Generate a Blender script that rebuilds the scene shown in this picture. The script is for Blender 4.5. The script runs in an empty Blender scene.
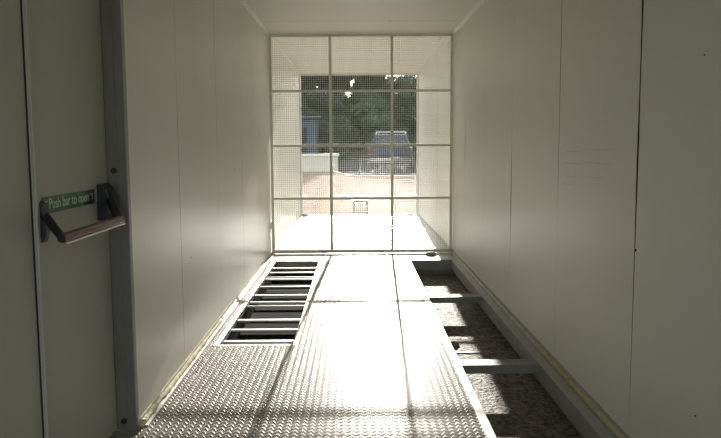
import bpy, bmesh, math, random
from mathutils import Vector, Matrix
C = bpy.context.scene.collection
S = bpy.context.scene
R = math.radians
rnd = random.Random(7)

# ------------------------------------------------------------------ constants
XL, XR, H = -1.015, 1.175, 2.616      # inner faces of side walls, ceiling height
YB, YG, YE = -1.6, 8.64, 13.54        # back wall, mesh gate, open end
GP = -0.17                            # ground under the floor frame
SUN_EL = 13.95

# ------------------------------------------------------------------ materials
def mat(name, col, rough=0.5, metal=0.0, spec=0.5, noise=None, bump=None):
    m = bpy.data.materials.new(name); m.use_nodes = True
    nt = m.node_tree; b = nt.nodes['Principled BSDF']
    b.inputs['Base Color'].default_value = (*col, 1); b.inputs['Roughness'].default_value = rough
    b.inputs['Metallic'].default_value = metal; b.inputs['Specular IOR Level'].default_value = spec
    tc = nt.nodes.new('ShaderNodeTexCoord')
    if noise:                          # (scale, colour2, contrast lo, hi)
        n = nt.nodes.new('ShaderNodeTexNoise'); n.inputs['Scale'].default_value = noise[0]; n.inputs['Detail'].default_value = 6
        nt.links.new(tc.outputs['Object'], n.inputs['Vector'])
        r = nt.nodes.new('ShaderNodeValToRGB')
        r.color_ramp.elements[0].position = noise[2]; r.color_ramp.elements[1].position = noise[3]
        r.color_ramp.elements[0].color = (*col, 1); r.color_ramp.elements[1].color = (*noise[1], 1)
        nt.links.new(n.outputs['Fac'], r.inputs['Fac']); nt.links.new(r.outputs['Color'], b.inputs['Base Color'])
    if bump:                           # (scale, strength, distance)
        n2 = nt.nodes.new('ShaderNodeTexNoise'); n2.inputs['Scale'].default_value = bump[0]; n2.inputs['Detail'].default_value = 4
        nt.links.new(tc.outputs['Object'], n2.inputs['Vector'])
        bp = nt.nodes.new('ShaderNodeBump'); bp.inputs['Strength'].default_value = bump[1]; bp.inputs['Distance'].default_value = bump[2]
        nt.links.new(n2.outputs['Fac'], bp.inputs['Height']); nt.links.new(bp.outputs['Normal'], b.inputs['Normal'])
    return m

def math_node(nt, op, a, b=None, c=None):
    n = nt.nodes.new('ShaderNodeMath'); n.operation = op
    for i, v in enumerate((a, b, c)):
        if v is None: continue
        if isinstance(v, (int, float)): n.inputs[i].default_value = v
        else: nt.links.new(v, n.inputs[i])
    return n.outputs[0]

def tread_mat(name, col, rough, metal, px=0.019, py=0.039, strength=1.0, dist=0.0042):
    """embossed lozenges leaning left and right in turn, in rows"""
    m = mat(name, col, rough, metal, .018)
    nt = m.node_tree; b = nt.nodes['Principled BSDF']
    g = nt.nodes.new('ShaderNodeNewGeometry'); sp = nt.nodes.new('ShaderNodeSeparateXYZ')
    nt.links.new(g.outputs['Position'], sp.inputs[0])
    u = math_node(nt, 'DIVIDE', sp.outputs[0], px)
    v = math_node(nt, 'DIVIDE', sp.outputs[1], py)
    cu = math_node(nt, 'FLOOR', u)
    sgn = math_node(nt, 'SUBTRACT', math_node(nt, 'MULTIPLY', math_node(nt, 'MODULO', math_node(nt, 'ADD', cu, 1000.0), 2.0), 2.0), 1.0)
    fu = math_node(nt, 'SUBTRACT', math_node(nt, 'FRACT', u), 0.5)
    # row coordinate sheared by the lean of the lozenge
    vv = math_node(nt, 'ADD', v, math_node(nt, 'MULTIPLY', math_node(nt, 'MULTIPLY', fu, sgn), 0.72))
    fv = math_node(nt, 'SUBTRACT', math_node(nt, 'FRACT', vv), 0.5)
    a2 = math_node(nt, 'POWER', math_node(nt, 'MULTIPLY', math_node(nt, 'ABSOLUTE', fu), 1.35), 2.0)
    b2 = math_node(nt, 'POWER', math_node(nt, 'MULTIPLY', math_node(nt, 'ABSOLUTE', fv), 3.4), 2.0)
    h = math_node(nt, 'SUBTRACT', 1.0, math_node(nt, 'ADD', a2, b2))
    h = math_node(nt, 'MAXIMUM', h, 0.0)
    h = math_node(nt, 'POWER', h, 0.7)
    bp = nt.nodes.new('ShaderNodeBump'); bp.inputs['Strength'].default_value = strength; bp.inputs['Distance'].default_value = dist
    nt.links.new(h, bp.inputs['Height']); nt.links.new(bp.outputs['Normal'], b.inputs['Normal'])
    # base colour is darker between the lozenges, broken up by noise
    n = nt.nodes.new('ShaderNodeTexNoise'); n.inputs['Scale'].default_value = 2.2; n.inputs['Detail'].default_value = 6
    nt.links.new(g.outputs['Position'], n.inputs['Vector'])
    mx = nt.nodes.new('ShaderNodeMix'); mx.data_type = 'RGBA'
    mx.inputs[6].default_value = (*[c * 0.38 for c in col], 1); mx.inputs[7].default_value = (*col, 1)
    f = math_node(nt, 'MINIMUM', math_node(nt, 'ADD', math_node(nt, 'MULTIPLY', h, 0.8), math_node(nt, 'MULTIPLY', n.outputs['Fac'], 0.75)), 1.0)
    nt.links.new(f, mx.inputs[0]); nt.links.new(mx.outputs[2], b.inputs['Base Color'])
    return m

def brick_mat(name, c1, c2, mortar):
    m = mat(name, c1, 1.0, 0, .05); nt = m.node_tree; b = nt.nodes['Principled BSDF']
    g = nt.nodes.new('ShaderNodeNewGeometry')
    t = nt.nodes.new('ShaderNodeTexBrick'); t.inputs['Scale'].default_value = 1.0
    t.inputs['Brick Width'].default_value = 0.42; t.inputs['Row Height'].default_value = 0.21; t.inputs['Mortar Size'].default_value = 0.008
    t.inputs['Color1'].default_value = (*c1, 1); t.inputs['Color2'].default_value = (*c2, 1); t.inputs['Mortar'].default_value = (*mortar, 1)
    nt.links.new(g.outputs['Position'], t.inputs['Vector'])
    n = nt.nodes.new('ShaderNodeTexNoise'); n.inputs['Scale'].default_value = 1.3; n.inputs['Detail'].default_value = 5
    nt.links.new(g.outputs['Position'], n.inputs['Vector'])
    mx = nt.nodes.new('ShaderNodeMix'); mx.data_type = 'RGBA'; mx.blend_type = 'MULTIPLY'
    r = nt.nodes.new('ShaderNodeValToRGB'); r.color_ramp.elements[0].position = .3; r.color_ramp.elements[1].position = .65
    r.color_ramp.elements[0].color = (.78, .72, .68, 1); r.color_ramp.elements[1].color = (1, 1, 1, 1)
    nt.links.new(n.outputs['Fac'], r.inputs['Fac']); mx.inputs[0].default_value = 1
    nt.links.new(t.outputs['Color'], mx.inputs[6]); nt.links.new(r.outputs['Color'], mx.inputs[7]); nt.links.new(mx.outputs[2], b.inputs['Base Color'])
    return m

M = {}
M['panel'] = mat('panel_white', (.83, .83, .765), .36, noise=(.8, (.79, .79, .725), .3, .75), bump=(1.2, .25, .02))
M['panel_ceiling'] = mat('panel_ceiling', (.84, .83, .76), .45)
M['joint'] = mat('panel_joint', (.05, .05, .045), .9)
M['door'] = mat('door_paint', (.50, .51, .455), .45, noise=(3, (.47, .475, .425), .3, .7))
M['door_frame'] = mat('door_frame_steel', (.205, .20, .185), .42, .15, noise=(6, (.18, .175, .16), .3, .7))
M['gasket'] = mat('rubber_gasket', (.012, .012, .012), .7)
M['black'] = mat('black_plastic', (.012, .014, .018), .4)
M['grip'] = mat('red_brown_push_bar', (.13, .045, .035), .35, .2)
M['grip_edge'] = mat('pale_worn_edge', (.62, .58, .54), .35, .5)
M['sign'] = mat('green_sign', (.035, .135, .055), .35)
M['sign_dark'] = mat('dark_green_sign', (.004, .02, .010), .35)
M['sign_text'] = mat('pale_sign_lettering', (.60, .78, .60), .5)
M['tread'] = tread_mat('tread_plate_metal', (.43, .41, .365), .27, 0)
M['plate'] = mat('plain_plate_metal', (.42, .42, .40), .32, 0, .15, noise=(3, (.36, .36, .34), .35, .75), bump=(14, .25, .004))
M['edge'] = mat('plate_cut_edge', (.62, .60, .55), .45, .2)
M['steel'] = mat('galvanised_steel', (.42, .42, .40), .5, .2, noise=(9, (.34, .345, .33), .3, .7))
M['steel_dark'] = mat('grey_painted_steel', (.36, .37, .36), .55, .1, noise=(9, (.28, .29, .28), .3, .7))
M['beam'] = mat('dull_beam_steel', (.24, .245, .24), .5, .2, noise=(9, (.19, .195, .19), .3, .7))
M['bar'] = mat('pale_bar_steel', (.50, .49, .46), .45, .25)
M['gate'] = mat('gate_galvanised', (.80, .80, .73), .5, 0)
M['wire'] = mat('wire_galvanised', (.85, .87, .82), .45, 0)
M['foam'] = mat('yellow_foam', (.62, .58, .34), .85, noise=(18, (.46, .43, .28), .35, .65), bump=(30, .8, .01))
M['sealant'] = mat('pale_sealant', (.70, .68, .58), .6, noise=(14, (.42, .41, .35), .4, .7), bump=(30, .5, .004))
M['pit_shade'] = mat('pit_shade_sheet', (.006, .007, .010), 1.0, 0, .05)  # near-black that paints the shade inside the left pit
M['gravel'] = mat('dirty_gravel', (.27, .23, .18), .65, 0, .18, noise=(38, (.08, .082, .085), .4, .6), bump=(45, 1, .03))
M['paving'] = brick_mat('beige_paving', (.33, .245, .18), (.30, .23, .175), (.24, .185, .145))
M['asphalt'] = mat('asphalt', (.032, .035, .042), 1.0, 0, .02, noise=(5, (.025, .028, .034), .3, .7))
M['earth'] = mat('earth_bank', (.04, .04, .025), 1, 0, 0, noise=(.6, (.03, .035, .02), .35, .65))
M['patch'] = mat('painted_sun_patch', (.92, .88, .80), .8)  # pale colour of the sunlight painted on the paving
M['render'] = mat('pale_rendered_wall', (.72, .70, .58), .8, noise=(3, (.60, .585, .49), .35, .7))
M['cap'] = mat('pale_coping', (.80, .78, .68), .7)
M['shed'] = mat('blue_grey_cladding', (.09, .125, .17), .9)
M['shed_roof'] = mat('grey_roof', (.08, .085, .09), .9)
M['leaf1'] = mat('leaf_dark_green', (.055, .085, .055), .9, noise=(.5, (.035, .06, .04), .4, .6))
M['leaf2'] = mat('leaf_mid_green', (.08, .12, .07), .9, noise=(.5, (.05, .08, .03), .4, .6))
M['leaf3'] = mat('leaf_olive', (.085, .10, .055), .7, noise=(.5, (.07, .08, .035), .4, .6))
M['bark'] = mat('bark', (.10, .075, .055), .9, noise=(9, (.05, .04, .03), .4, .6))
M['car'] = mat('dark_blue_grey_car_paint', (.035, .045, .065), .25, .3)
M['glass'] = mat('dark_car_glass', (.02, .025, .03), .08, 0, .8)
M['tyre'] = mat('tyre_rubber', (.02, .02, .02), .85)
M['rim'] = mat('wheel_rim', (.45, .45, .46), .35, .8)
M['tail'] = mat('red_lamp_lens', (.07, .012, .012), .3)
M['number'] = mat('white_number_plate', (.85, .86, .84), .4)
M['chrome'] = mat('bright_roof_rail', (.80, .80, .82), .2, .9)
M['rail'] = mat('dark_railing_paint', (.05, .055, .06), .5, .2)
M['crate'] = mat('grey_green_crate', (.22, .25, .20), .5)
M['skin'] = mat('outer_white_cladding', (.66, .66, .62), .5)
M['scratch'] = mat('wall_scratch', (.64, .61, .50), .5)
M['rock'] = mat('grey_rubber_stop', (.20, .21, .17), .7, noise=(40, (.33, .33, .28), .4, .6))

# ------------------------------------------------------------------ helpers
def obj(name, bm, m, parent=None, smooth=False, bevel=0):
    bmesh.ops.recalc_face_normals(bm, faces=bm.faces)
    me = bpy.data.meshes.new(name); bm.to_mesh(me); bm.free()
    me.materials.append(m)
    if smooth:
        for p in me.polygons: p.use_smooth = True
    o = bpy.data.objects.new(name, me); C.objects.link(o)
    if parent: o.parent = parent
    if bevel:
        b = o.modifiers.new('Bevel', 'BEVEL'); b.width = bevel; b.segments = 2; b.limit_method = 'ANGLE'
    return o
def BM(): return bmesh.new()
def box(bm, x0, x1, y0, y1, z0, z1):
    v = [bm.verts.new(p) for p in ((x0,y0,z0),(x1,y0,z0),(x1,y1,z0),(x0,y1,z0),(x0,y0,z1),(x1,y0,z1),(x1,y1,z1),(x0,y1,z1))]
    for f in ((0,1,2,3),(4,5,6,7),(0,1,5,4),(1,2,6,5),(2,3,7,6),(3,0,4,7)): bm.faces.new([v[i] for i in f])
    return bm
def tube(bm, pts, rad, n=8, close=True):
    """round bar along pts; rad number or list"""
    pts = [Vector(p) for p in pts]; rads = rad if isinstance(rad, (list, tuple)) else [rad] * len(pts)
    rings = []
    for i, p in enumerate(pts):
        d = (pts[min(i+1, len(pts)-1)] - pts[max(i-1, 0)]).normalized()
        up = Vector((0, 0, 1)) if abs(d.z) < .9 else Vector((1, 0, 0))
        a = d.cross(up).normalized(); b = a.cross(d)
        rings.append([bm.verts.new(p + (a*math.cos(t) + b*math.sin(t)) * rads[i]) for t in [2*math.pi*k/n for k in range(n)]])
    for r0, r1 in zip(rings, rings[1:]):
        for k in range(n): bm.faces.new((r0[k], r0[(k+1) % n], r1[(k+1) % n], r1[k]))
    if close:
        bm.faces.new(rings[0]); bm.faces.new(rings[-1][::-1])
    return bm
def prism(bm, poly, axis, a0, a1):
    """poly of 2-tuples extruded along axis ('x': (y,z); 'y': (x,z); 'z': (x,y))"""
    def P(p, a): return {'x': (a, p[0], p[1]), 'y': (p[0], a, p[1]), 'z': (p[0], p[1], a)}[axis]
    A = [bm.verts.new(P(p, a0)) for p in poly]; B = [bm.verts.new(P(p, a1)) for p in poly]
    bm.faces.new(A); bm.faces.new(B[::-1]); n = len(poly)
    for i in range(n): bm.faces.new((A[i], A[(i+1) % n], B[(i+1) % n], B[i]))
    return bm
def tag(o, label, cat, group=None, kind=None):
    o['label'] = label; o['category'] = cat
    if group: o['group'] = group
    if kind: o['kind'] = kind
    return o
def thing(name, label, cat, loc=(0,0,0), rz=0, group=None, kind=None):
    o = bpy.data.objects.new(name, None); C.objects.link(o); o.location = loc; o.rotation_euler = (0, 0, rz)
    o.empty_display_size = .1
    return tag(o, label, cat, group, kind)
def struct(o, label, cat): return tag(o, label, cat, None, 'structure')
def dup(root, loc, rz, label=None):
    r = root.copy(); C.objects.link(r); r.location = loc; r.rotation_euler = (0, 0, rz)
    if label: r['label'] = label
    for ch in list(root.children):
        c = ch.copy(); C.objects.link(c); c.parent = r
        for g in ch.children:
            d = g.copy(); C.objects.link(d); d.parent = c
    return r
def gz(y):
    return GP if y <= 14 else min(GP + .04 * (y - 14), .31)

# ------------------------------------------------------------------ ROOM SHELL
def panel_row(bm, seams, lo, hi, z0, z1, emit, prof):
    """panels between seams; prof(seam, z) = half width of the joint"""
    zs = sorted(set([z0, z1] + [z0 + (z1 - z0) * k / 14 for k in range(15)]))
    edges = [lo] + list(seams) + [hi]
    for a, b in zip(edges, edges[1:]):
        for q0, q1 in zip(zs, zs[1:]):
            ha0 = 0 if a == lo else prof(a, q0); ha1 = 0 if a == lo else prof(a, q1)
            hb0 = 0 if b == hi else prof(b, q0); hb1 = 0 if b == hi else prof(b, q1)
            bm.faces.new([bm.verts.new(emit(p, q)) for p, q in ((a+ha0, q0), (b-hb0, q0), (b-hb1, q1), (a+ha1, q1))])

def side_wall(name, X, out, seams, prof, y0, label, mname):
    bm = BM()
    panel_row(bm, seams, y0, YE, -.01, H, lambda p, q: (X, p, q), prof)
    o = obj(name, bm, M[mname]); struct(o, label, 'wall')
    bmesh_ = BM(); box(bmesh_, min(X + out*.006, X + out*.012), max(X + out*.006, X + out*.012), y0, YE - .002, -.01, H)
    obj('panel_joint', bmesh_, M['joint'], o)
    b2 = BM(); box(b2, min(X + out*.012, X + out*.10), max(X + out*.012, X + out*.10), YB - .1 if out > 0 else 3.25, YE, GP, H + .1)
    obj('outer_cladding', b2, M['skin'], o)
    # end return of the wall panel
    b3 = BM(); box(b3, min(X, X + out*.012), max(X, X + out*.012), YE - .002, YE, -.01, H)
    obj('end_strip', b3, M['steel'], o)
    return o

def prof_left(s, z): return .0016 + .0008 * math.sin(s * 3 + z * 2)
RS = {2.993: (.36, 2.616, .0050), 4.16: (.98, 2.4, .0026), 5.41: (.47, 1.33, .0055), 6.56: (0, 0, .0), 7.71: (.93, 1.57, .005), 8.9: (0, 0, .002), 10.34: (0, 2.6, .004), 11.6: (0, 0, 0)}
def prof_right(s, z):
    a, b, w = RS[s]
    if z < a or z > b: return .0005
    t = min(z - a, b - z) / max(.05, (b - a) * .3)
    return .0006 + 1.9 * w * min(1, max(.25, t)) * (.75 + .25 * math.sin(z * 9 + s))
wl = side_wall('wall_left', XL, -1, [4.168, 5.34, 6.5, 7.67, 8.84, 10.0, 11.375, 12.5], prof_left, 3.24, 'off-white insulated panel wall on the left, beyond the grey door frame', 'panel')
wr = side_wall('wall_right', XR, 1, sorted(RS), prof_right, YB, 'off-white insulated panel wall on the right with thin dark joints', 'panel')
# faint horizontal scratches and little fixings in the right wall
for i, (ya, yb, za, zb) in enumerate(((4.02, 3.75, 1.262, 1.266), (3.70, 3.30, 1.272, 1.278), (4.04, 3.72, 1.196, 1.204), (3.70, 3.29, 1.207, 1.214), (4.0, 3.80, 1.126, 1.132), (3.68, 3.42, 1.136, 1.142), (4.05, 3.86, 1.080, 1.084))):
    bm = BM(); box(bm, XR - .0012, XR + .002, yb, ya, za, za + .0025)
    obj('scratch', bm, M['scratch'], wr)
for y, z, r in ((2.98, .858, .006), (2.447, 1.596, .0022), (2.403, .362, .0025)):
    bm = BM(); tube(bm, [(XR + .003, y, z), (XR - .004, y, z)], r, 10); obj('rivet', bm, M['joint'], wr)
for y, z in ((4.4, .62), (6.1, 1.1), (12.9, .3)):
    bm = BM(); tube(bm, [(XL - .003, y, z), (XL + .003, y, z)], .005, 8); obj('rivet', bm, M['steel'], wl)

# ceiling
bm = BM()
cs = [.8, 1.97, 3.14, 4.31, 5.48, 6.65, 7.815, 8.98, 10.15, 11.32, 12.49]
edges = [YB] + cs + [YE]
for a, b in zip(edges, edges[1:]):
    ha = 0 if a == YB else .0022; hb = 0 if b == YE else .0022
    bm.faces.new([bm.verts.new(p) for p in ((XL, a+ha, H), (XR, a+ha, H), (XR, b-hb, H), (XL, b-hb, H))])
ce = struct(obj('ceiling', bm, M['panel_ceiling']), 'off-white panel ceiling with a cross joint just before the gate', 'ceiling')
bm = BM(); box(bm, XL, XR, YB, YE, H + .006, H + .012); obj('panel_joint', bm, M['joint'], ce)
bm = BM(); box(bm, XL - .1, XR + .1, YB - .1, YE, H + .012, H + .12); obj('roof_cladding', bm, M['skin'], ce)
bm = BM(); tube(bm, [(.382, 7.825, H), (.382, 7.825, H - .004)], .006, 8); obj('screw', bm, M['joint'], ce)
# unseen back wall cut down to a header, opened to admit fill daylight
bm = BM(); box(bm, XL, XR, YB - .08, YB, H - .25, H)
struct(obj('wall_back', bm, M['panel']), 'off-white panel header over the near end, left open for fill daylight', 'wall')
# coves where the walls meet the ceiling
for i, X in enumerate((XL, XR)):
    s = 1 if i == 0 else -1
    bm = BM(); prism(bm, [(X, H), (X + s*.028, H), (X + s*.024, H - .004), (X + s*.004, H - .024), (X, H - .028)], 'y', 3.24 if i == 0 else YB, YE)
    struct(obj('trim_%d' % (i+1), bm, M['panel_ceiling']), 'thin pale cove strip between the %s wall and ceiling' % ('left', 'right')[i], 'trim')

# ------------------------------------------------------------------ DOOR (left, near; set back behind its frame)
XD = -1.105
bm = BM(); box(bm, XD - .06, XL - .004, 3.228, 3.245, -.005, H); box(bm, XD - .004, XL, 3.226, 3.245, -.005, H)
box(bm, -1.055, XL + .001, 3.217, 3.226, -.005, H)
fr = struct(obj('trim_3', bm, M['door_frame'], bevel=.002), 'dark grey steel door frame post at the edge of the left wall', 'door frame')
bm = BM(); box(bm, XL - .002, XL + .003, 3.216, 3.245, .06, H); obj('edge_strip', bm, M['steel'], fr)
for x, z in ((-1.074, 1.195), (-1.074, .04), (-1.074, 2.3)):
    bm = BM(); tube(bm, [(x, 3.230, z), (x, 3.218, z)], .014, 16); obj('bolt', bm, M['black'], fr)
dr = thing('door_1', 'grey steel exit door leaves set back in the left wall with a push bar', 'door', (XD, 2.5, 0), 0, None, 'structure')
ox, oy = XD, 2.5
def L(x0, x1, y0, y1, z0, z1): return box(BM(), x0 - ox, x1 - ox, y0 - oy, y1 - oy, z0, z1)
obj('gasket', L(XD - .05, XD - .008, 3.2195, 3.2275, 0, H), M['gasket'], dr)
obj('door_leaf', L(XD - .045, XD, 2.502, 3.219, .006, H - .004), M['door'], dr, bevel=.003)
obj('door_leaf', L(XD - .045, XD - .004, 1.143, 2.463, .006, H - .004), M['door'], dr, bevel=.003)
bm = BM(); box(bm, -.045, .004, 2.467 - oy, 2.476 - oy, .006, H - .004); box(bm, -.045, .010, 2.476 - oy, 2.502 - oy, .006, H - .004)
obj('meeting_strip', bm, M['door'], dr, bevel=.003)
obj('gasket', L(XD - .04, XD, 2.463, 2.467, .006, H - .004), M['gasket'], dr)
bm = BM(); box(bm, XD - .04, XD, YB, 1.135, -.01, H)
struct(obj('wall_left_near', bm, M['door']), 'grey wall section left of the exit door', 'wall')
# backing outside of the set-back doorway
bm = BM(); box(bm, XD - .15, XD - .05, YB - .1, 3.25, GP, H)
obj('outer_cladding', bm, M['skin'], bpy.data.objects['wall_left_near'])
# push bar (a part of the door)
pb = bpy.data.objects.new('push_bar', None); C.objects.link(pb); pb.parent = dr
def hub(y, w, prof):
    bm = BM(); prism(bm, prof, 'y', 0, w)
    bm2 = BM(); n = len(prof)
    bm.free()
    # profile in (x, z), so build it explicitly along y
    A = [bm2.verts.new((px, y - w/2 - oy, pz)) for px, pz in prof]; B = [bm2.verts.new((px, y + w/2 - oy, pz)) for px, pz in prof]
    bm2.faces.new(A); bm2.faces.new(B[::-1])
    for i in range(n): bm2.faces.new((A[i], A[(i+1) % n], B[(i+1) % n], B[i]))
    obj('hub', bm2, M['black'], pb, bevel=.005)
hub(2.515, .040, [(0, .965), (.018, .970), (.028, 1.0), (.030, 1.06), (.022, 1.10), (.010, 1.112), (0, 1.112)])
hub(3.130, .105, [(0, .985), (.030, .990), (.050, 1.02), (.052, 1.09), (.040, 1.125), (.020, 1.142), (0, 1.142)])
def arm(pts, r):
    obj('arm', tube(BM(), [(a, b - oy, c) for a, b, c in pts], r, 10), M['black'], pb, smooth=True)
arm([(.015, 2.52, 1.065), (.020, 2.515, 1.060), (.126, 2.408, .990)], [.015, .017, .013])
arm([(.035, 3.12, 1.10), (.045, 3.11, 1.08), (.126, 2.975, .998)], [.024, .024, .014])
bm = BM(); g0 = [(.114, 1.012), (.126, 1.016), (.138, 1.008), (.142, .990), (.136, .980), (.120, .990)]
for i, (y0, y1) in enumerate(((2.385, 3.0),)):
    A = [bm.verts.new((px, y0 - oy, pz)) for px, pz in g0]; B = [bm.verts.new((px, y1 - oy, pz)) for px, pz in g0]
    bm.faces.new(A); bm.faces.new(B[::-1])
    for k in range(6): bm.faces.new((A[k], A[(k+1) % 6], B[(k+1) % 6], B[k]))
obj('grip', bm, M['grip'], pb, bevel=.003)
obj('grip_edge', tube(BM(), [(.141, 2.39 - oy, .982), (.141, 2.998 - oy, .982)], .0042, 8), M['grip_edge'], pb)
for y in (2.380, 2.995):
    obj('end_cap', tube(BM(), [(.128, y - oy, .998), (.128, y + .012 - oy, .998)], .014, 14), M['black'], pb)
# sign on the door
sg = obj('sign', box(BM(), .0005, .003, 2.539 - oy, 3.090 - oy, 1.064, 1.124), M['sign'], dr)
obj('sign_end_panel', box(BM(), .003, .0036, 2.945 - oy, 3.045 - oy, 1.066, 1.122), M['sign_dark'], sg)
obj('sign_end_panel', box(BM(), .003, .0036, 3.045 - oy, 3.089 - oy, 1.066, 1.122), M['door'], sg)
cu = bpy.data.curves.new('lettering', 'FONT'); cu.body = 'Push bar to open'; cu.size = .055; cu.extrude = .0004; cu.space_character = 1.0; cu.offset = .0006
to = bpy.data.objects.new('lettering_tmp', cu); C.objects.link(to); bpy.context.view_layer.update()
dg = bpy.context.evaluated_depsgraph_get(); me = bpy.data.meshes.new_from_object(to.evaluated_get(dg))
bpy.data.objects.remove(to)
xs = [v.co.x for v in me.vertices]; w = max(xs) - min(xs); k = .385 / w; x0 = min(xs)
for v in me.vertices:                      # text runs along +y, stands up in z, faces +x
    a, b, c = v.co; v.co = (.0044 + c, (a - x0) * k + 2.590 - oy, 1.080 + b)
me.materials.clear(); me.materials.append(M['sign_text'])
lt = bpy.data.objects.new('lettering', me); C.objects.link(lt); lt.parent = sg
bm = BM()
for y0, y1, z0, z1 in ((2.556, 2.582, 1.106, 1.1095), (2.556, 2.560, 1.086, 1.1095), (2.992, 3.020, 1.106, 1.1095), (3.016, 3.020, 1.084, 1.1095)):
    box(bm, .0036, .0046, y0 - oy, y1 - oy, z0, z1)
obj('arrow_mark', bm, M['sign_text'], sg)
# ceiling and floor carried on into the doorway recess
obj('recess_soffit', box(BM(), XD - .15, XL - .012, YB - .1, 3.25, H, H + .1), M['panel_ceiling'], ce)

# ------------------------------------------------------------------ FLOOR PLATES
PIT_L = (-.915, -.415, 4.65, 8.10)      # left opening x0,x1,y0,y1
PIT_R = (.625, 1.085, -1.6, 8.14)
T = -.006
def plate(x0, x1, y0, y1, label, m='tread', name='tread_plate', group=None):
    o = obj(name, box(BM(), x0, x1, y0, y1, T, 0), M[m]); tag(o, label, 'floor plate', group); return o
plate(XL + .002, .578, YB, 4.6085, 'silvery zigzag tread plate in the foreground, reaching the grey door frame')
plate(-.388, .578, 4.6115, 8.13, 'silvery tread plate between the barred pit and the open pit, glaring white')
plate(XL + .002, -.942, 4.6115, 8.13, 'narrow tread plate strip between the left wall and the barred pit')
plate(XL + .002, XR - .002, 8.133, 8.628, 'bright plate strip right in front of the mesh gate', 'plate')
plate(XL + .002, XR - .002, 8.655, YE - .06, 'wide pale metal floor plate beyond the mesh gate, white with sun', 'plate')
# cut edge along the open pit and threshold
o = obj('edge_angle', box(BM(), .580, .625, YB, 8.13, -.055, .0015), M['edge'], bevel=.002); tag(o, 'pale metal angle edging the tread plate beside the open right pit', 'metal angle')
o = obj('threshold_strip', box(BM(), XL, XR, YE - .058, YE, -.17, .004), M['steel'], bevel=.002); tag(o, 'galvanised threshold strip at the far open end of the floor', 'threshold')

# left pit: frame and bars in one welded grille over a black sheet added as the pit's shade
gr = thing('bar_grille', 'welded grille of pale steel bars over the dark left pit', 'grille', (PIT_L[0], PIT_L[2], 0))
def G(x0, x1, y0, y1, z0, z1): return box(BM(), x0 - PIT_L[0], x1 - PIT_L[0], y0 - PIT_L[2], y1 - PIT_L[2], z0, z1)
obj('side_rail', G(-.940, -.905, 4.612, 8.13, -.036, .002), M['edge'], gr, bevel=.002)
obj('side_rail', G(-.418, -.390, 4.612, 8.13, -.036, .002), M['edge'], gr, bevel=.002)
obj('end_rail', G(-.905, -.418, 8.09, 8.13, -.11, 0), M['steel'], gr)
obj('end_rail', G(-.905, -.418, 4.612, 4.65, -.11, 0), M['steel'], gr)
for y, w in ((7.767, .055), (7.487, .05), (7.226, .035), (7.116, .05), (6.73, .05), (6.34, .05), (6.054, .035), (5.90, .05), (5.418, .06), (5.126, .05), (4.816, .055)):
    obj('bar', G(-.904, -.419, y - w*.33, y + w*.33, -.036, -.022), M['bar'], gr)
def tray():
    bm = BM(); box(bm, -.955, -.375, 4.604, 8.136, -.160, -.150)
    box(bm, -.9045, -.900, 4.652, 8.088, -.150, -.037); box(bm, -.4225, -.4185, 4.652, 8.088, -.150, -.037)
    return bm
o = obj('pit_shade_sheet', tray(), M['pit_shade']); tag(o, 'black sheet with raised sides standing in for the shade under the steel bars', 'sheet')

# right pit chassis
ch = thing('floor_chassis', 'grey steel floor frame with cross beams around the open right pit', 'steel frame', (1.085, 3, 0))
def K(x0, x1, y0, y1, z0, z1): return box(BM(), x0 - 1.085, x1 - 1.085, y0 - 3, y1 - 3, z0, z1)
o = obj('side_channel', K(1.088, 1.172, YB, 8.13, -.105, -.001), M['steel_dark'], ch, bevel=.003)
obj('top_flange', K(1.088, 1.173, YB, 8.13, -.001, .004), M['steel'], ch)
for y0, y1, hb in ((6.10, 6.225, .056), (4.165, 4.285, .056), (2.2, 2.33, .075), (.25, .38, .075)):
    obj('cross_beam', K(.626, 1.087, y0, y1, -hb, -.003), M['beam'], ch, bevel=.003)
obj('end_beam', K(.626, 1.087, 8.10, 8.132, -.12, -.002), M['steel_dark'], ch)
obj('rear_leg_beam', K(.6, .618, YB, 8.10, -.165, -.056), M['steel_dark'], ch)

# floor underlay (carries the plates), closes the void under them
bm = BM()
box(bm, XL, .598, YB, 4.60, GP, T - .001); box(bm, XD - .05, XL, YB, 3.228, GP, T - .001)
box(bm, -.372, .598, 4.60, 8.14, GP, T - .001)
box(bm, XL, -.958, 4.60, 8.14, GP, T - .001)
box(bm, XL, XR, 8.14, YE - .06, GP, T - .001)
struct(obj('floor', bm, M['steel_dark']), 'steel deck carrying the tread plates', 'floor')

# foam beads and sealant where walls meet floor
def bead(name, X, s, y0, y1, w, m, label, seed, z0=0, off=0):
    rr = random.Random(seed); bm = BM(); pts = []; rad = []; y = y0
    while y < y1:
        pts.append((X + s*(off + w*.35) + rr.uniform(-.003, .003), y, z0 + w*.35 + rr.uniform(-.003, .003)))
        rad.append(w*.6*rr.uniform(.75, 1.25)); y += rr.uniform(.03, .07)
    tube(bm, pts, rad, 8)
    o = obj(name, bm, m, smooth=True); struct(o, label, 'foam bead'); return o
bead('trim_4', XL, 1, 3.25, 5.3, .026, M['foam'], 'lumpy yellow foam bead at the foot of the left wall', 1)
bead('trim_5', XR, -1, 2.4, 4.6, .022, M['foam'], 'yellow foam bead at the foot of the right wall', 2, z0=.006)
bead('trim_6', XL, 1, 5.3, 8.6, .018, M['sealant'], 'pale sealant bead at the far foot of the left wall', 3)
bead('trim_7', XR, -1, 4.6, 8.6, .015, M['sealant'], 'pale sealant bead at the far foot of the right wall', 4, z0=.004)
bm = BM(); prism(bm, [(XL, .035), (XL + .003, .035), (XL + .006, .008), (XL + .040, .005), (XL + .040, .0005), (XL, .0005)], 'y', 3.26, 13.4)
struct(obj('baseboard_left', bm, M['sealant']), 'pale metal angle strip along the foot of the left wall', 'skirting')
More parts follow.
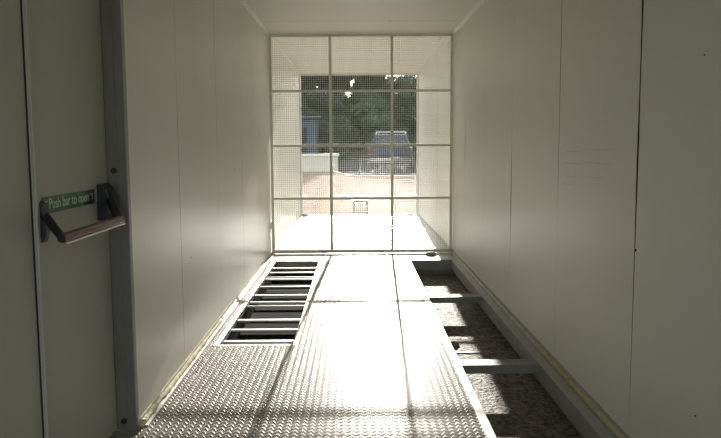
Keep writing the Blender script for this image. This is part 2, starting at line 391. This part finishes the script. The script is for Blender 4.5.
bm = BM(); prism(bm, [(XR, .045), (XR - .003, .045), (XR - .006, .008), (XR - .030, .008), (XR - .030, .0045), (XR, .0045)], 'y', YB, 13.4)
struct(obj('baseboard_right', bm, M['steel']), 'grey metal angle strip along the foot of the right wall', 'skirting')
# ragged torn lip of sheet on the flange
rr = random.Random(9); bm = BM(); pts = []; y = 2.6
while y < 8.0:
    pts.append((1.108 + rr.uniform(-.004, .012), y, .0055)); y += rr.uniform(.03, .09)
tube(bm, pts, .0016, 5); obj('torn_lip', bm, M['edge'], ch)
bm = BM(); tube(bm, [(1.091, 2.4, .0045), (1.091, 8.05, .0045)], .0016, 5); obj('bright_arris', bm, M['edge'], ch)

# ------------------------------------------------------------------ MESH GATE
gt = thing('mesh_gate', 'galvanised wire mesh gate of twelve cells filling the passage', 'gate', (0, YG, 0))
bm = BM(); t = .034
gx0, gx1, gz0, gz1 = XL + .006, XR - .006, .008, H - .006
for a in ((gx0, gx0+t, gz0, gz1), (gx1-t, gx1, gz0, gz1), (gx0+t, gx1-t, gz1-t, gz1)):
    box(bm, a[0], a[1], -.013, .013, a[2], a[3])
obj('gate_frame', bm, M['gate'], gt, bevel=.002)
obj('bottom_rail', box(BM(), gx0+t, gx1-t, -.013, .013, gz0, gz0+.042), M['gate'], gt, bevel=.002)
vx = (-.285, .444)
for x in vx: obj('upright', box(BM(), x-.017, x+.017, -.012, .012, gz0+.042, gz1-t), M['gate'], gt, bevel=.002)
cols = ((gx0+t, vx[0]-.017), (vx[0]+.017, vx[1]-.017), (vx[1]+.017, gx1-t))
for z in (.67, 1.30, 1.947):
    for x0, x1 in cols: obj('cross_rail', box(BM(), x0, x1, -.011, .011, z-.014, z+.014), M['gate'], gt, bevel=.002)
bm = BM(); P = .0254; wr_ = .0018
x = gx0 + t + .004
def sq(bm, p0, p1, r):
    x0, y0, z0 = p0; x1, y1, z1 = p1
    if abs(x1-x0) > abs(z1-z0): box(bm, x0, x1, y0-r, y0+r, z0-r, z0+r)
    else: box(bm, x0-r, x0+r, y0-r, y0+r, z0, z1)
k = 0
while gx0 + .02 + k*P < gx1 - .01:
    sq(bm, (gx0+.02+k*P, .016, gz0+.01), (gx0+.02+k*P, .016, gz1-.01), wr_); k += 1
k = 0
while gz0 + .02 + k*P < gz1 - .01:
    sq(bm, (gx0+.01, .0182, gz0+.02+k*P), (gx1-.01, .0182, gz0+.02+k*P), wr_); k += 1
obj('wire_mesh', bm, M['wire'], gt)
for x in (-.37, .33):
    bm = BM(); tube(bm, [(x-.03, -.03, .022), (x+.03, -.03, .022)], .012, 10); box(bm, x-.012, x+.012, -.034, -.013, .012, .036)
    obj('drop_bolt', bm, M['steel_dark'], gt)
for z in (.35, 2.25):
    bm = BM(); tube(bm, [(gx0 - .000, -.017, z-.04), (gx0 - .000, -.017, z+.04)], .008, 8); obj('hinge', bm, M['gate'], gt)

def lump(name, loc, sx, sy, sz, m, label, cat, seed):
    rr = random.Random(seed); bm = BM(); bmesh.ops.create_icosphere(bm, subdivisions=3, radius=1)
    for v in bm.verts:
        f = 1 + rr.uniform(-.06, .06); v.co = Vector((v.co.x*sx*f, v.co.y*sy*f, max(v.co.z, -.45)*sz*f + .45*sz))
    o = obj(name, bm, m, smooth=True); o.location = loc; tag(o, label, cat); return o
lump('door_stop', (.895, 8.47, .001), .062, .05, .028, M['rock'], 'grey rounded door stop in front of the gate near the right pit', 'door stop', 3)
lump('pebble', (-.945, 13.35, .001), .07, .05, .03, M['rock'], 'small grey lump on the far left end of the floor', 'pebble', 4)
lump('pebble', (1.03, 13.36, .001), .06, .045, .026, M['rock'], 'small grey lump on the far right end of the floor', 'pebble', 5)
lump('pebble', (-.90, 8.80, .001), .05, .03, .012, M['rock'], 'flat grey lump just behind the gate by the left wall', 'pebble', 6)

# hinges and jamb at the far open end
bm = BM(); box(bm, XL + .0, XL + .03, 13.30, YE - .06, .004, H - .03)
jl = struct(obj('trim_8', bm, M['skin'], bevel=.003), 'pale steel jamb at the far left end of the passage', 'jamb')
for z in (1.98, 1.30, 1.22):
    bm = BM(); tube(bm, [(XL + .038, 13.34, z-.03), (XL + .038, 13.34, z+.03)], .013, 10); box(bm, XL + .028, XL + .036, 13.30, 13.38, z-.022, z+.022)
    obj('hinge', bm, M['black'], jl)
bm = BM(); box(bm, XR - .03, XR, 13.30, YE - .06, .004, H - .03)
struct(obj('trim_9', bm, M['skin'], bevel=.003), 'pale steel jamb at the far right end of the passage', 'jamb')
bm = BM(); box(bm, XL, XR, 13.40, YE, H - .022, H)
struct(obj('trim_10', bm, M['skin'], bevel=.003), 'pale steel head strip over the far opening', 'head strip')

# ------------------------------------------------------------------ OUTSIDE
# ground in the pits
bm = BM(); box(bm, XL, XR, YB, YE - .05, GP - .03, GP)
struct(obj('ground_gravel', bm, M['gravel']), 'dirty gravel ground under the floor', 'ground')
# straw and wire scraps in the pit
bm = BM(); rr = random.Random(12)
for k in range(90):
    x = rr.uniform(.66, 1.06); y = rr.uniform(2.8, 7.9); a = rr.uniform(0, 3.14); l = rr.uniform(.02, .09)
    tube(bm, [(x, y, GP + .003), (x + math.cos(a)*l*.5, y + math.sin(a)*l*.5, GP + rr.uniform(.003, .010)), (x + math.cos(a+.4)*l, y + math.sin(a+.4)*l, GP + .003)], .0011, 4)
o = obj('straw_litter', bm, M['sealant']); tag(o, 'pale straw and shavings scattered on the ground of the right pit', 'litter', None, 'stuff')
for i, (x, y, s) in enumerate(((.72, 5.2, .035), (.70, 3.0, .03), (.78, 6.75, .022))):
    lump('stone', (x, y, GP - .004), s*1.2, s, s*.7, M['rock'], ('grey stone in the pit between the two cross beams', 'grey stone in the nearest part of the right pit', 'small dark stone in the far part of the right pit')[i], 'stone', 20+i)
bm = BM(); box(bm, .64, .95, 4.98, 5.0, GP, GP + .006)
tag(obj('batten', bm, M['crate']), 'thin batten lying across the ground of the right pit', 'batten')

# exterior ground: profile along y, curved boundary of paving
def strip_ground(name, fy0, fy1, xs, m, label, n=14, dz=0):
    bm = BM(); grid = []
    for x in xs:
        y0, y1 = fy0(x), fy1(x); col = []
        for k in range(n + 1):
            y = y0 + (y1 - y0) * k / n; col.append(bm.verts.new((x, y, gz(y) + dz)))
        grid.append(col)
    for a, b in zip(grid, grid[1:]):
        for k in range(n): bm.faces.new((a[k], b[k], b[k+1], a[k+1]))
    return struct(obj(name, bm, m), label, 'ground')
def curve(x):                              # far edge of the beige paving
    if x < -.95: return 28.0
    if x < .2: return 24.5 + 3.5 * ((.2 - x) / 1.15) ** 2.2
    return 24.5 + max(0, min(1.6, (x - 5.5) * .8))
xs = [-30, -18, -10, -6, -4, -2.5, -1.6, -1.2] + [-.95 + .1*k for k in range(13)] + [.5, .9, 1.4, 2.2, 3.5, 6, 10, 18, 30]
strip_ground('ground_paving', lambda x: YE + .001, curve, xs, M['paving'], 'beige and pink paved yard in the sun', 24)
strip_ground('ground_asphalt', curve, lambda x: 46, xs, M['asphalt'], 'dark asphalt lane beyond the paved yard', 16)
bm = BM(); v = [bm.verts.new(p) for p in ((-60, 46, .31), (60, 46, .31), (60, 62, 1.4), (-60, 62, 1.4), (60, 110, 7), (-60, 110, 7))]
bm.faces.new(v[:4]); bm.faces.new((v[3], v[2], v[4], v[5]))
struct(obj('ground_bank', bm, M['earth']), 'dark overgrown bank behind the lane', 'ground')
bm = BM(); rr = random.Random(3)          # ground plane under the building, sides
for (x0, x1, y0, y1) in ((-30, XL-.1, -12, YE+.001), (XR+.1, 30, -12, YE+.001), (XL-.1, XR+.1, -12, YB-.1)):
    bm.faces.new([bm.verts.new(p) for p in ((x0, y0, GP), (x1, y0, GP), (x1, y1, GP), (x0, y1, GP))])
struct(obj('ground_side', bm, M['paving']), 'paving around the cabin', 'ground')
# pale curved kerb along the paving edge
bm = BM(); pts = [(x, curve(x) + .02, gz(curve(x)) + .015) for x in [-.95 + .1*k for k in range(13)] + [.5, .9, 1.4, 2.2, 3.2, 4.5]]
tube(bm, pts, .04, 8); struct(obj('trim_11', bm, M['render'], smooth=True), 'pale curved kerb between paving and lane', 'kerb')
# patches of sunlight painted as pale flat shapes on the paving
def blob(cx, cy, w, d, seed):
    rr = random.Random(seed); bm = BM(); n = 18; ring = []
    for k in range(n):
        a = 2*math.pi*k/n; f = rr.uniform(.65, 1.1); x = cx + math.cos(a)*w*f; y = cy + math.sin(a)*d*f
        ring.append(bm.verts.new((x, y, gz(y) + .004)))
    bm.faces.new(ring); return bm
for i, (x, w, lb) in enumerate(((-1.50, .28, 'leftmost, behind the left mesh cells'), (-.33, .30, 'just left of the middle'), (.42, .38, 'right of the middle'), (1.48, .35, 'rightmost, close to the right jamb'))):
    tag(obj('sun_patch', blob(x, 18.7, w, .22, 30+i), M['patch']), 'patch of sunlight painted white on the paving, ' + lb, 'painted sunlight', 'sunlight patches painted on the paving')

# crate standing just outside the threshold
cr = thing('plastic_crate', 'grey-green slatted plastic crate just outside the far threshold', 'crate', (.105, 15.35, gz(15.35)), R(4))
w, d, hh = .150, .15, .255
for s in (-1, 1):
    bm = BM()
    for sx in (-1, 0, 1): box(bm, sx*(w-.012)-.012, sx*(w-.012)+.012, s*d-.008, s*d+.008, 0, hh)
    for z in (.0, .055, .11, .165): box(bm, -w, w, s*d-.010, s*d+.010, z, z+.028)
    obj('end_panel', bm, M['crate'], cr)
    bm = BM()
    for sy in (-1, 0, 1): box(bm, s*w-.008, s*w+.008, sy*(d-.02)-.012, sy*(d-.02)+.012, 0, hh)
    for z in (.0, .055, .11, .165): box(bm, s*w-.010, s*w+.010, -d+.01, d-.01, z, z+.028)
    obj('side_panel', bm, M['crate'], cr)
obj('base', box(BM(), -w, w, -d, d, 0, .01), M['crate'], cr)
bm = BM(); box(bm, -w-.012, w+.012, -d-.012, -d+.012, hh-.03, hh); box(bm, -w-.012, w+.012, d-.012, d+.012, hh-.03, hh)
box(bm, -w-.012, -w+.012, -d+.012, d-.012, hh-.03, hh); box(bm, w-.012, w+.012, -d+.012, d-.012, hh-.03, hh)
obj('rim', bm, M['crate'], cr)

# low pale wall on the left of the yard with rounded end
lw = thing('garden_wall', 'low pale rendered wall ending at the left of the yard', 'wall', (-.9, 28.2, gz(28)))
poly = [(-9, -.18), (-.1, -.18), (.06, -.15), (.2, -.06), (.24, .06), (.2, .2), (.06, .3), (-9, .3)]
obj('wall_body', prism(BM(), poly, 'z', -.3, .58), M['render'], lw, bevel=.02)
poly2 = [(x + (.05 if x > -1 else 0), y + (.05 if y > .1 else -.05)) for x, y in poly]
obj('coping', prism(BM(), poly2, 'z', .58, .68), M['cap'], lw, bevel=.02)

# low railing in front of the car
rl = thing('low_railing', 'low dark metal railing of upright bars in front of the parked car', 'railing', (0, 24.62, .252))
for x in (.15, 1.75, 3.35, 4.95): obj('post', box(BM(), x-.025, x+.025, -.025, .025, 0, .62), M['rail'], rl)
for z in (.06, .54): obj('rail', box(BM(), .15, 4.95, -.015, .015, z, z+.035), M['rail'], rl)
for k in range(33):
    x = .15 + .147*(k+.5)
    obj('baluster', tube(BM(), [(x, 0, .095), (x, 0, .54)], .022, 6), M['rail'], rl)

# parked car, tail to the viewer
car = thing('car', 'dark blue-grey parked car behind the low railing, roof catching the sun', 'car', (1.62, 31.2, .31), R(-6))
def car_body():
    prof = [(-2.1, .35), (-2.14, .62), (-2.05, .92), (-1.2, .98), (.9, .98), (2.0, .86), (2.15, .6), (2.12, .32), (1.7, .22), (-1.8, .22)]
    bm = BM(); prism(bm, prof, 'x', -.88, .88); return bm
obj('body', car_body(), M['car'], car, bevel=.07)
bm = BM()
lo = [(-.84, -2.0, .93), (.84, -2.0, .93), (.82, 1.05, .95), (-.82, 1.05, .95)]
hi = [(-.64, -1.55, 1.44), (.64, -1.55, 1.44), (.62, .25, 1.46), (-.62, .25, 1.46)]
a = [bm.verts.new(p) for p in lo]; b = [bm.verts.new(p) for p in hi]
bm.faces.new(a[::-1]); bm.faces.new(b)
for i in range(4): bm.faces.new((a[i], a[(i+1) % 4], b[(i+1) % 4], b[i]))
obj('cabin', bm, M['car'], car, bevel=.05)
def pane(pts, off):
    bm = BM(); n = Vector(off); A = [bm.verts.new(Vector(p) + n) for p in pts]; B = [bm.verts.new(Vector(p) - n*.5) for p in pts]
    bm.faces.new(A); bm.faces.new(B[::-1])
    for i in range(len(pts)): bm.faces.new((A[i], A[(i+1) % len(pts)], B[(i+1) % len(pts)], B[i]))
    return bm
def qi(p, u, v):
    p = [Vector(q) for q in p]; return (p[0]*(1-u)+p[1]*u)*(1-v) + (p[3]*(1-u)+p[2]*u)*v
def inset(p, m): return [qi(p, m, m*1.4), qi(p, 1-m, m*1.4), qi(p, 1-m, 1-m*1.4), qi(p, m, 1-m*1.4)]
obj('rear_window', pane(inset([lo[0], lo[1], hi[1], hi[0]], .1), (0, -.012, .006)), M['glass'], car)
obj('windscreen', pane(inset([lo[3], lo[2], hi[2], hi[3]], .08), (0, .010, .010)), M['glass'], car)
for s, q in ((-1, [lo[0], lo[3], hi[3], hi[0]]), (1, [lo[1], lo[2], hi[2], hi[1]])):
    for u0, u1 in ((.10, .48), (.52, .88)):
        obj('side_window', pane([qi(q, u0, .15), qi(q, u1, .15), qi(q, u1, .85), qi(q, u0, .85)], (s*.012, 0, .004)), M['glass'], car)
    obj('roof_rail', tube(BM(), [(s*.6, -1.45, 1.46), (s*.6, -1.3, 1.51), (s*.6, 0, 1.53), (s*.6, .15, 1.48)], .018, 8), M['chrome'], car)
    obj('tail_lamp', box(BM(), min(s*.62, s*.86), max(s*.62, s*.86), -2.15, -2.06, .66, .86), M['tail'], car, bevel=.02)
    obj('wing_mirror', box(BM(), min(s*.86, s*1.03), max(s*.86, s*1.03), .62, .75, .92, 1.06), M['car'], car, bevel=.03)
    for y in (-1.3, 1.35):
        wh = obj('wheel', tube(BM(), [(s*.70, y, .32), (s*.74, y, .32), (s*.88, y, .32), (s*.91, y, .32)], [.29, .32, .32, .29], 24), M['tyre'], car)
        obj('rim', tube(BM(), [(s*.90, y, .32), (s*.918, y, .32)], [.2, .18], 16), M['rim'], wh)
obj('roof_bar', tube(BM(), [(-.62, -1.1, 1.54), (.62, -1.1, 1.54)], .02, 8), M['chrome'], car)
obj('roof_bar', tube(BM(), [(-.62, -.2, 1.55), (.62, -.2, 1.55)], .02, 8), M['chrome'], car)
obj('number_plate', box(BM(), .03, .38, -2.165, -2.13, .40, .52), M['number'], car)
obj('bumper', box(BM(), -.86, .86, -2.19, -2.05, .28, .50), M['rail'], car, bevel=.04)

# blue-grey shed behind the lane
sh = thing('metal_shed', 'blue-grey clad metal shed across the lane under the trees', 'shed', (-4.6, 47, .36))
bm = BM(); x = -2.4
while x < 2.1:                              # ribbed cladding
    box(bm, x, x+.22, 0, .06, 0, 2.7); box(bm, x+.22, x+.30, -.03, .06, 0, 2.7); x += .30
obj('wall_cladding', bm, M['shed'], sh)
obj('back_wall', box(BM(), -2.4, 2.1, .06, 3, 0, 2.7), M['shed'], sh)
obj('roof', prism(BM(), [(-.3, 2.7), (3.2, 2.9), (3.2, 2.98), (-.3, 2.78)], 'x', -2.6, 2.3), M['shed_roof'], sh)
for x in (-1.6, .4):
    d_ = obj('shed_door', box(BM(), x, x+1.1, -.07, -.03, 0, 2.1), M['asphalt'], sh)
    obj('door_handle', box(BM(), x+.95, x+1.0, -.11, -.07, .95, 1.1), M['rim'], d_)

# trees and bushes
def leaves(bm, n, centre, rad, size, rr, shell=.35, zmin=None):
    for _ in range(n):
        while True:
            p = Vector((rr.uniform(-1, 1), rr.uniform(-1, 1), rr.uniform(-1, 1)))
            if shell < p.length <= 1: break
        q = Vector((centre[0] + p.x*rad[0], centre[1] + p.y*rad[1], centre[2] + p.z*rad[2]))
        if zmin is not None and q.z < zmin: continue
        a = Vector((rr.gauss(0, 1), rr.gauss(0, 1), rr.gauss(0, 1))).normalized(); b = a.orthogonal().normalized()
        s = size*rr.uniform(.6, 1.3)
        vs = [bm.verts.new(q + v) for v in (-a*s, b*s*.45, a*s, -b*s*.45)]
        bm.faces.new(vs)
def tree(x, y, h, w, label, m, n, seed, sparse=False, trunk=True, size=.17):
    rr = random.Random(seed); z0 = .31 + (y-46)*.068
    t = thing('tree' if trunk else 'bush', label, 'tree' if trunk else 'bush', (x, y, z0 - .02), 0, 'trees beyond the lane' if trunk else 'bushes under the trees')
    bm = BM()
    for k in range(20):
        a = rr.uniform(0, 6.28); r = rr.uniform(.0, .75)*w; z = h*rr.uniform(.30 if trunk else .12, .88)
        cr_ = rr.uniform(.28, .45)*w
        leaves(bm, n//20, (math.cos(a)*r, math.sin(a)*r, z), (cr_, cr_, min(cr_*.8, (h - z))), size, rr, .1 if not sparse else .45, .1)
    f = obj('foliage', bm, m, t); f['kind'] = 'stuff'
    bm = BM()
    if trunk:
        tube(bm, [(0, 0, 0), (rr.uniform(-.1, .1), 0, h*.3), (rr.uniform(-.3, .3), rr.uniform(-.2, .2), h*.7)], [.22, .16, .07], 8)
        for k in range(6):
            a = rr.uniform(0, 6.28); zz = h*rr.uniform(.25, .5)
            tube(bm, [(0, 0, zz), (math.cos(a)*w*.3, math.sin(a)*w*.3, zz + h*.16), (math.cos(a)*w*.55, math.sin(a)*w*.55, zz + h*.34)], [.09, .06, .02], 6)
        obj('trunk', bm, M['bark'], t)
    else:
        for k in range(5):
            a = rr.uniform(0, 6.28); tube(bm, [(0, 0, 0), (math.cos(a)*w*.3, math.sin(a)*w*.3, h*.6)], [.05, .02], 6)
        obj('stems', bm, M['bark'], t)
    return t
spec = [(-13, 57, 9, 2.2, 0), (-8.3, 57, 9.3, 2.2, 0), (-3.9, 57, 9.8, 2.2, 0), (.5, 57, 7.0, 2.2, 1), (4.9, 57, 6.1, 2.2, 2), (9.3, 57, 6.8, 2.2, 0), (13.7, 57, 8, 2.2, 0),
    (-10.6, 62.6, 10, 2.3, 0), (-6.1, 62.6, 10, 2.3, 0), (-1.4, 62.6, 9.6, 2.3, 0), (2.9, 62.9, 6.4, 2.15, 2), (7.4, 62.6, 7.0, 2.3, 2), (11.9, 62.6, 9, 2.3, 0), (-4.1, 67.8, 11.5, 2.2, 0), (1.3, 69.2, 7.5, 2.1, 2), (5.6, 68.2, 6.2, 2.2, 2), (-4.2, 74.5, 12, 2.3, 0), (-1.7, 80.5, 12, 2.4, 0)]
tl = ['dark tree at the far left end of the front tree row', 'dark front tree, second from the left end of its row', 'tall dark front tree behind the left third of the mesh gate', 'mid green front tree behind the centre of the mesh gate', 'olive front tree at the right edge of the far opening', 'dark front tree to the right of the olive one', 'dark tree at the far right end of the front tree row',
    'tall tree at the left end of the rear tree row', 'tall rear tree, second from the left end of its row', 'rear tree rising behind the left upright of the gate', 'loose olive rear tree with sky showing through, right of centre', 'loose olive rear tree at the top right of the far opening', 'dark tree at the right end of the rear tree row',
    'tall dark tree behind the rear row, in line with the blue-grey shed', 'loose olive tree behind the rear row, left of the parked car roof', 'low loose olive tree behind the rear row, hidden mostly by the right jamb',
    'second farthest tall tree, in line with the right end of the shed', 'farthest tree of all, seen just right of the left upright of the gate']
for i, (x, y, h, w, k) in enumerate(spec):
    tree(x, y, h, w, tl[i], M[('leaf1', 'leaf2', 'leaf3')[k]], (11000, 11000, 5200)[k], 100+i, k == 2, True)
bs = [(-9.6, 52.2, 4.6, 1.6), (-5.9, 52.2, 4.4, 1.7), (-2.4, 52.2, 4.6, 1.7), (1.1, 52.2, 4.3, 1.7), (4.6, 52.2, 5.0, 1.7), (8.1, 52.2, 4.4, 1.7),
      (-.9, 47.5, 2.9, 1.55), (1.9, 47.5, 2.9, 1.55), (4.7, 47.5, 3.1, 1.55), (7.6, 47.5, 2.8, 1.55)]
bl = ['rear bush at the left end of the bush row', 'rear bush behind the blue-grey shed', 'rear bush just right of the blue-grey shed', 'rear bush behind the centre of the mesh gate', 'rear bush behind the parked car', 'rear bush at the right end of the bush row',
      'low front bush beside the blue-grey shed', 'low front bush left of the parked car', 'low front bush behind the roof of the parked car', 'low front bush right of the parked car']
for i, (x, y, h, w) in enumerate(bs):
    tree(x, y, h, w, bl[i], M[('leaf1', 'leaf2')[i % 2]], 8000, 200+i, False, False, .14)

# ------------------------------------------------------------------ LIGHT
W = bpy.data.worlds.new('World'); S.world = W; W.use_nodes = True; nt = W.node_tree
bg = nt.nodes['Background']; sky = nt.nodes.new('ShaderNodeTexSky'); sky.sky_type = 'NISHITA'
sky.sun_disc = False; sky.sun_elevation = R(SUN_EL + 8); sky.sun_rotation = R(2); sky.air_density = 1.0; sky.dust_density = 1.5
hs = nt.nodes.new('ShaderNodeHueSaturation'); hs.inputs['Saturation'].default_value = .6
nt.links.new(sky.outputs[0], hs.inputs['Color'])
hz = nt.nodes.new('ShaderNodeMix'); hz.data_type = 'RGBA'; hz.inputs[0].default_value = .72      # bright even haze over the clear sky
nt.links.new(hs.outputs[0], hz.inputs[6]); hz.inputs[7].default_value = (4.6, 4.9, 5.0, 1)
nt.links.new(hz.outputs[2], bg.inputs[0]); bg.inputs[1].default_value = .25
sl = bpy.data.lights.new('sun', 'SUN'); sl.energy = 7.5; sl.angle = R(.53); sl.color = (1.0, .935, .84)
so = bpy.data.objects.new('sun', sl); C.objects.link(so)
dv = Vector((.034, 1, .2485)).normalized()
so.rotation_euler = dv.to_track_quat('Z', 'Y').to_euler(); so.location = (0, 20, 8)

# ------------------------------------------------------------------ CAMERA
cd = bpy.data.cameras.new('camera'); cd.sensor_width = 36; cd.sensor_fit = 'HORIZONTAL'; cd.lens = 720/721*36
cd.clip_start = .05; cd.clip_end = 500
co = bpy.data.objects.new('camera', cd); C.objects.link(co)
pi_, ya_, ro_ = .101533, .0072054, -.00573
fwd = Vector((math.sin(ya_)*math.cos(pi_), math.cos(ya_)*math.cos(pi_), -math.sin(pi_)))
right = Vector((math.cos(ya_), -math.sin(ya_), 0)); up = right.cross(fwd)
# image rolled: u' = u cos - v sin (v down)
r2 = right*math.cos(ro_) + up*math.sin(ro_); u2 = up*math.cos(ro_) - right*math.sin(ro_)
mt = Matrix(((r2.x, u2.x, -fwd.x, 0), (r2.y, u2.y, -fwd.y, 0), (r2.z, u2.z, -fwd.z, 1.3), (0, 0, 0, 1)))
co.matrix_world = mt
S.camera = co
S.view_settings.view_transform = 'Standard'; S.view_settings.look = 'None'; S.view_settings.gamma = 1
S.view_settings.use_curve_mapping = False; S.view_settings.exposure = 0.78
S.cycles.max_bounces = 14; S.cycles.diffuse_bounces = 10; S.cycles.glossy_bounces = 6
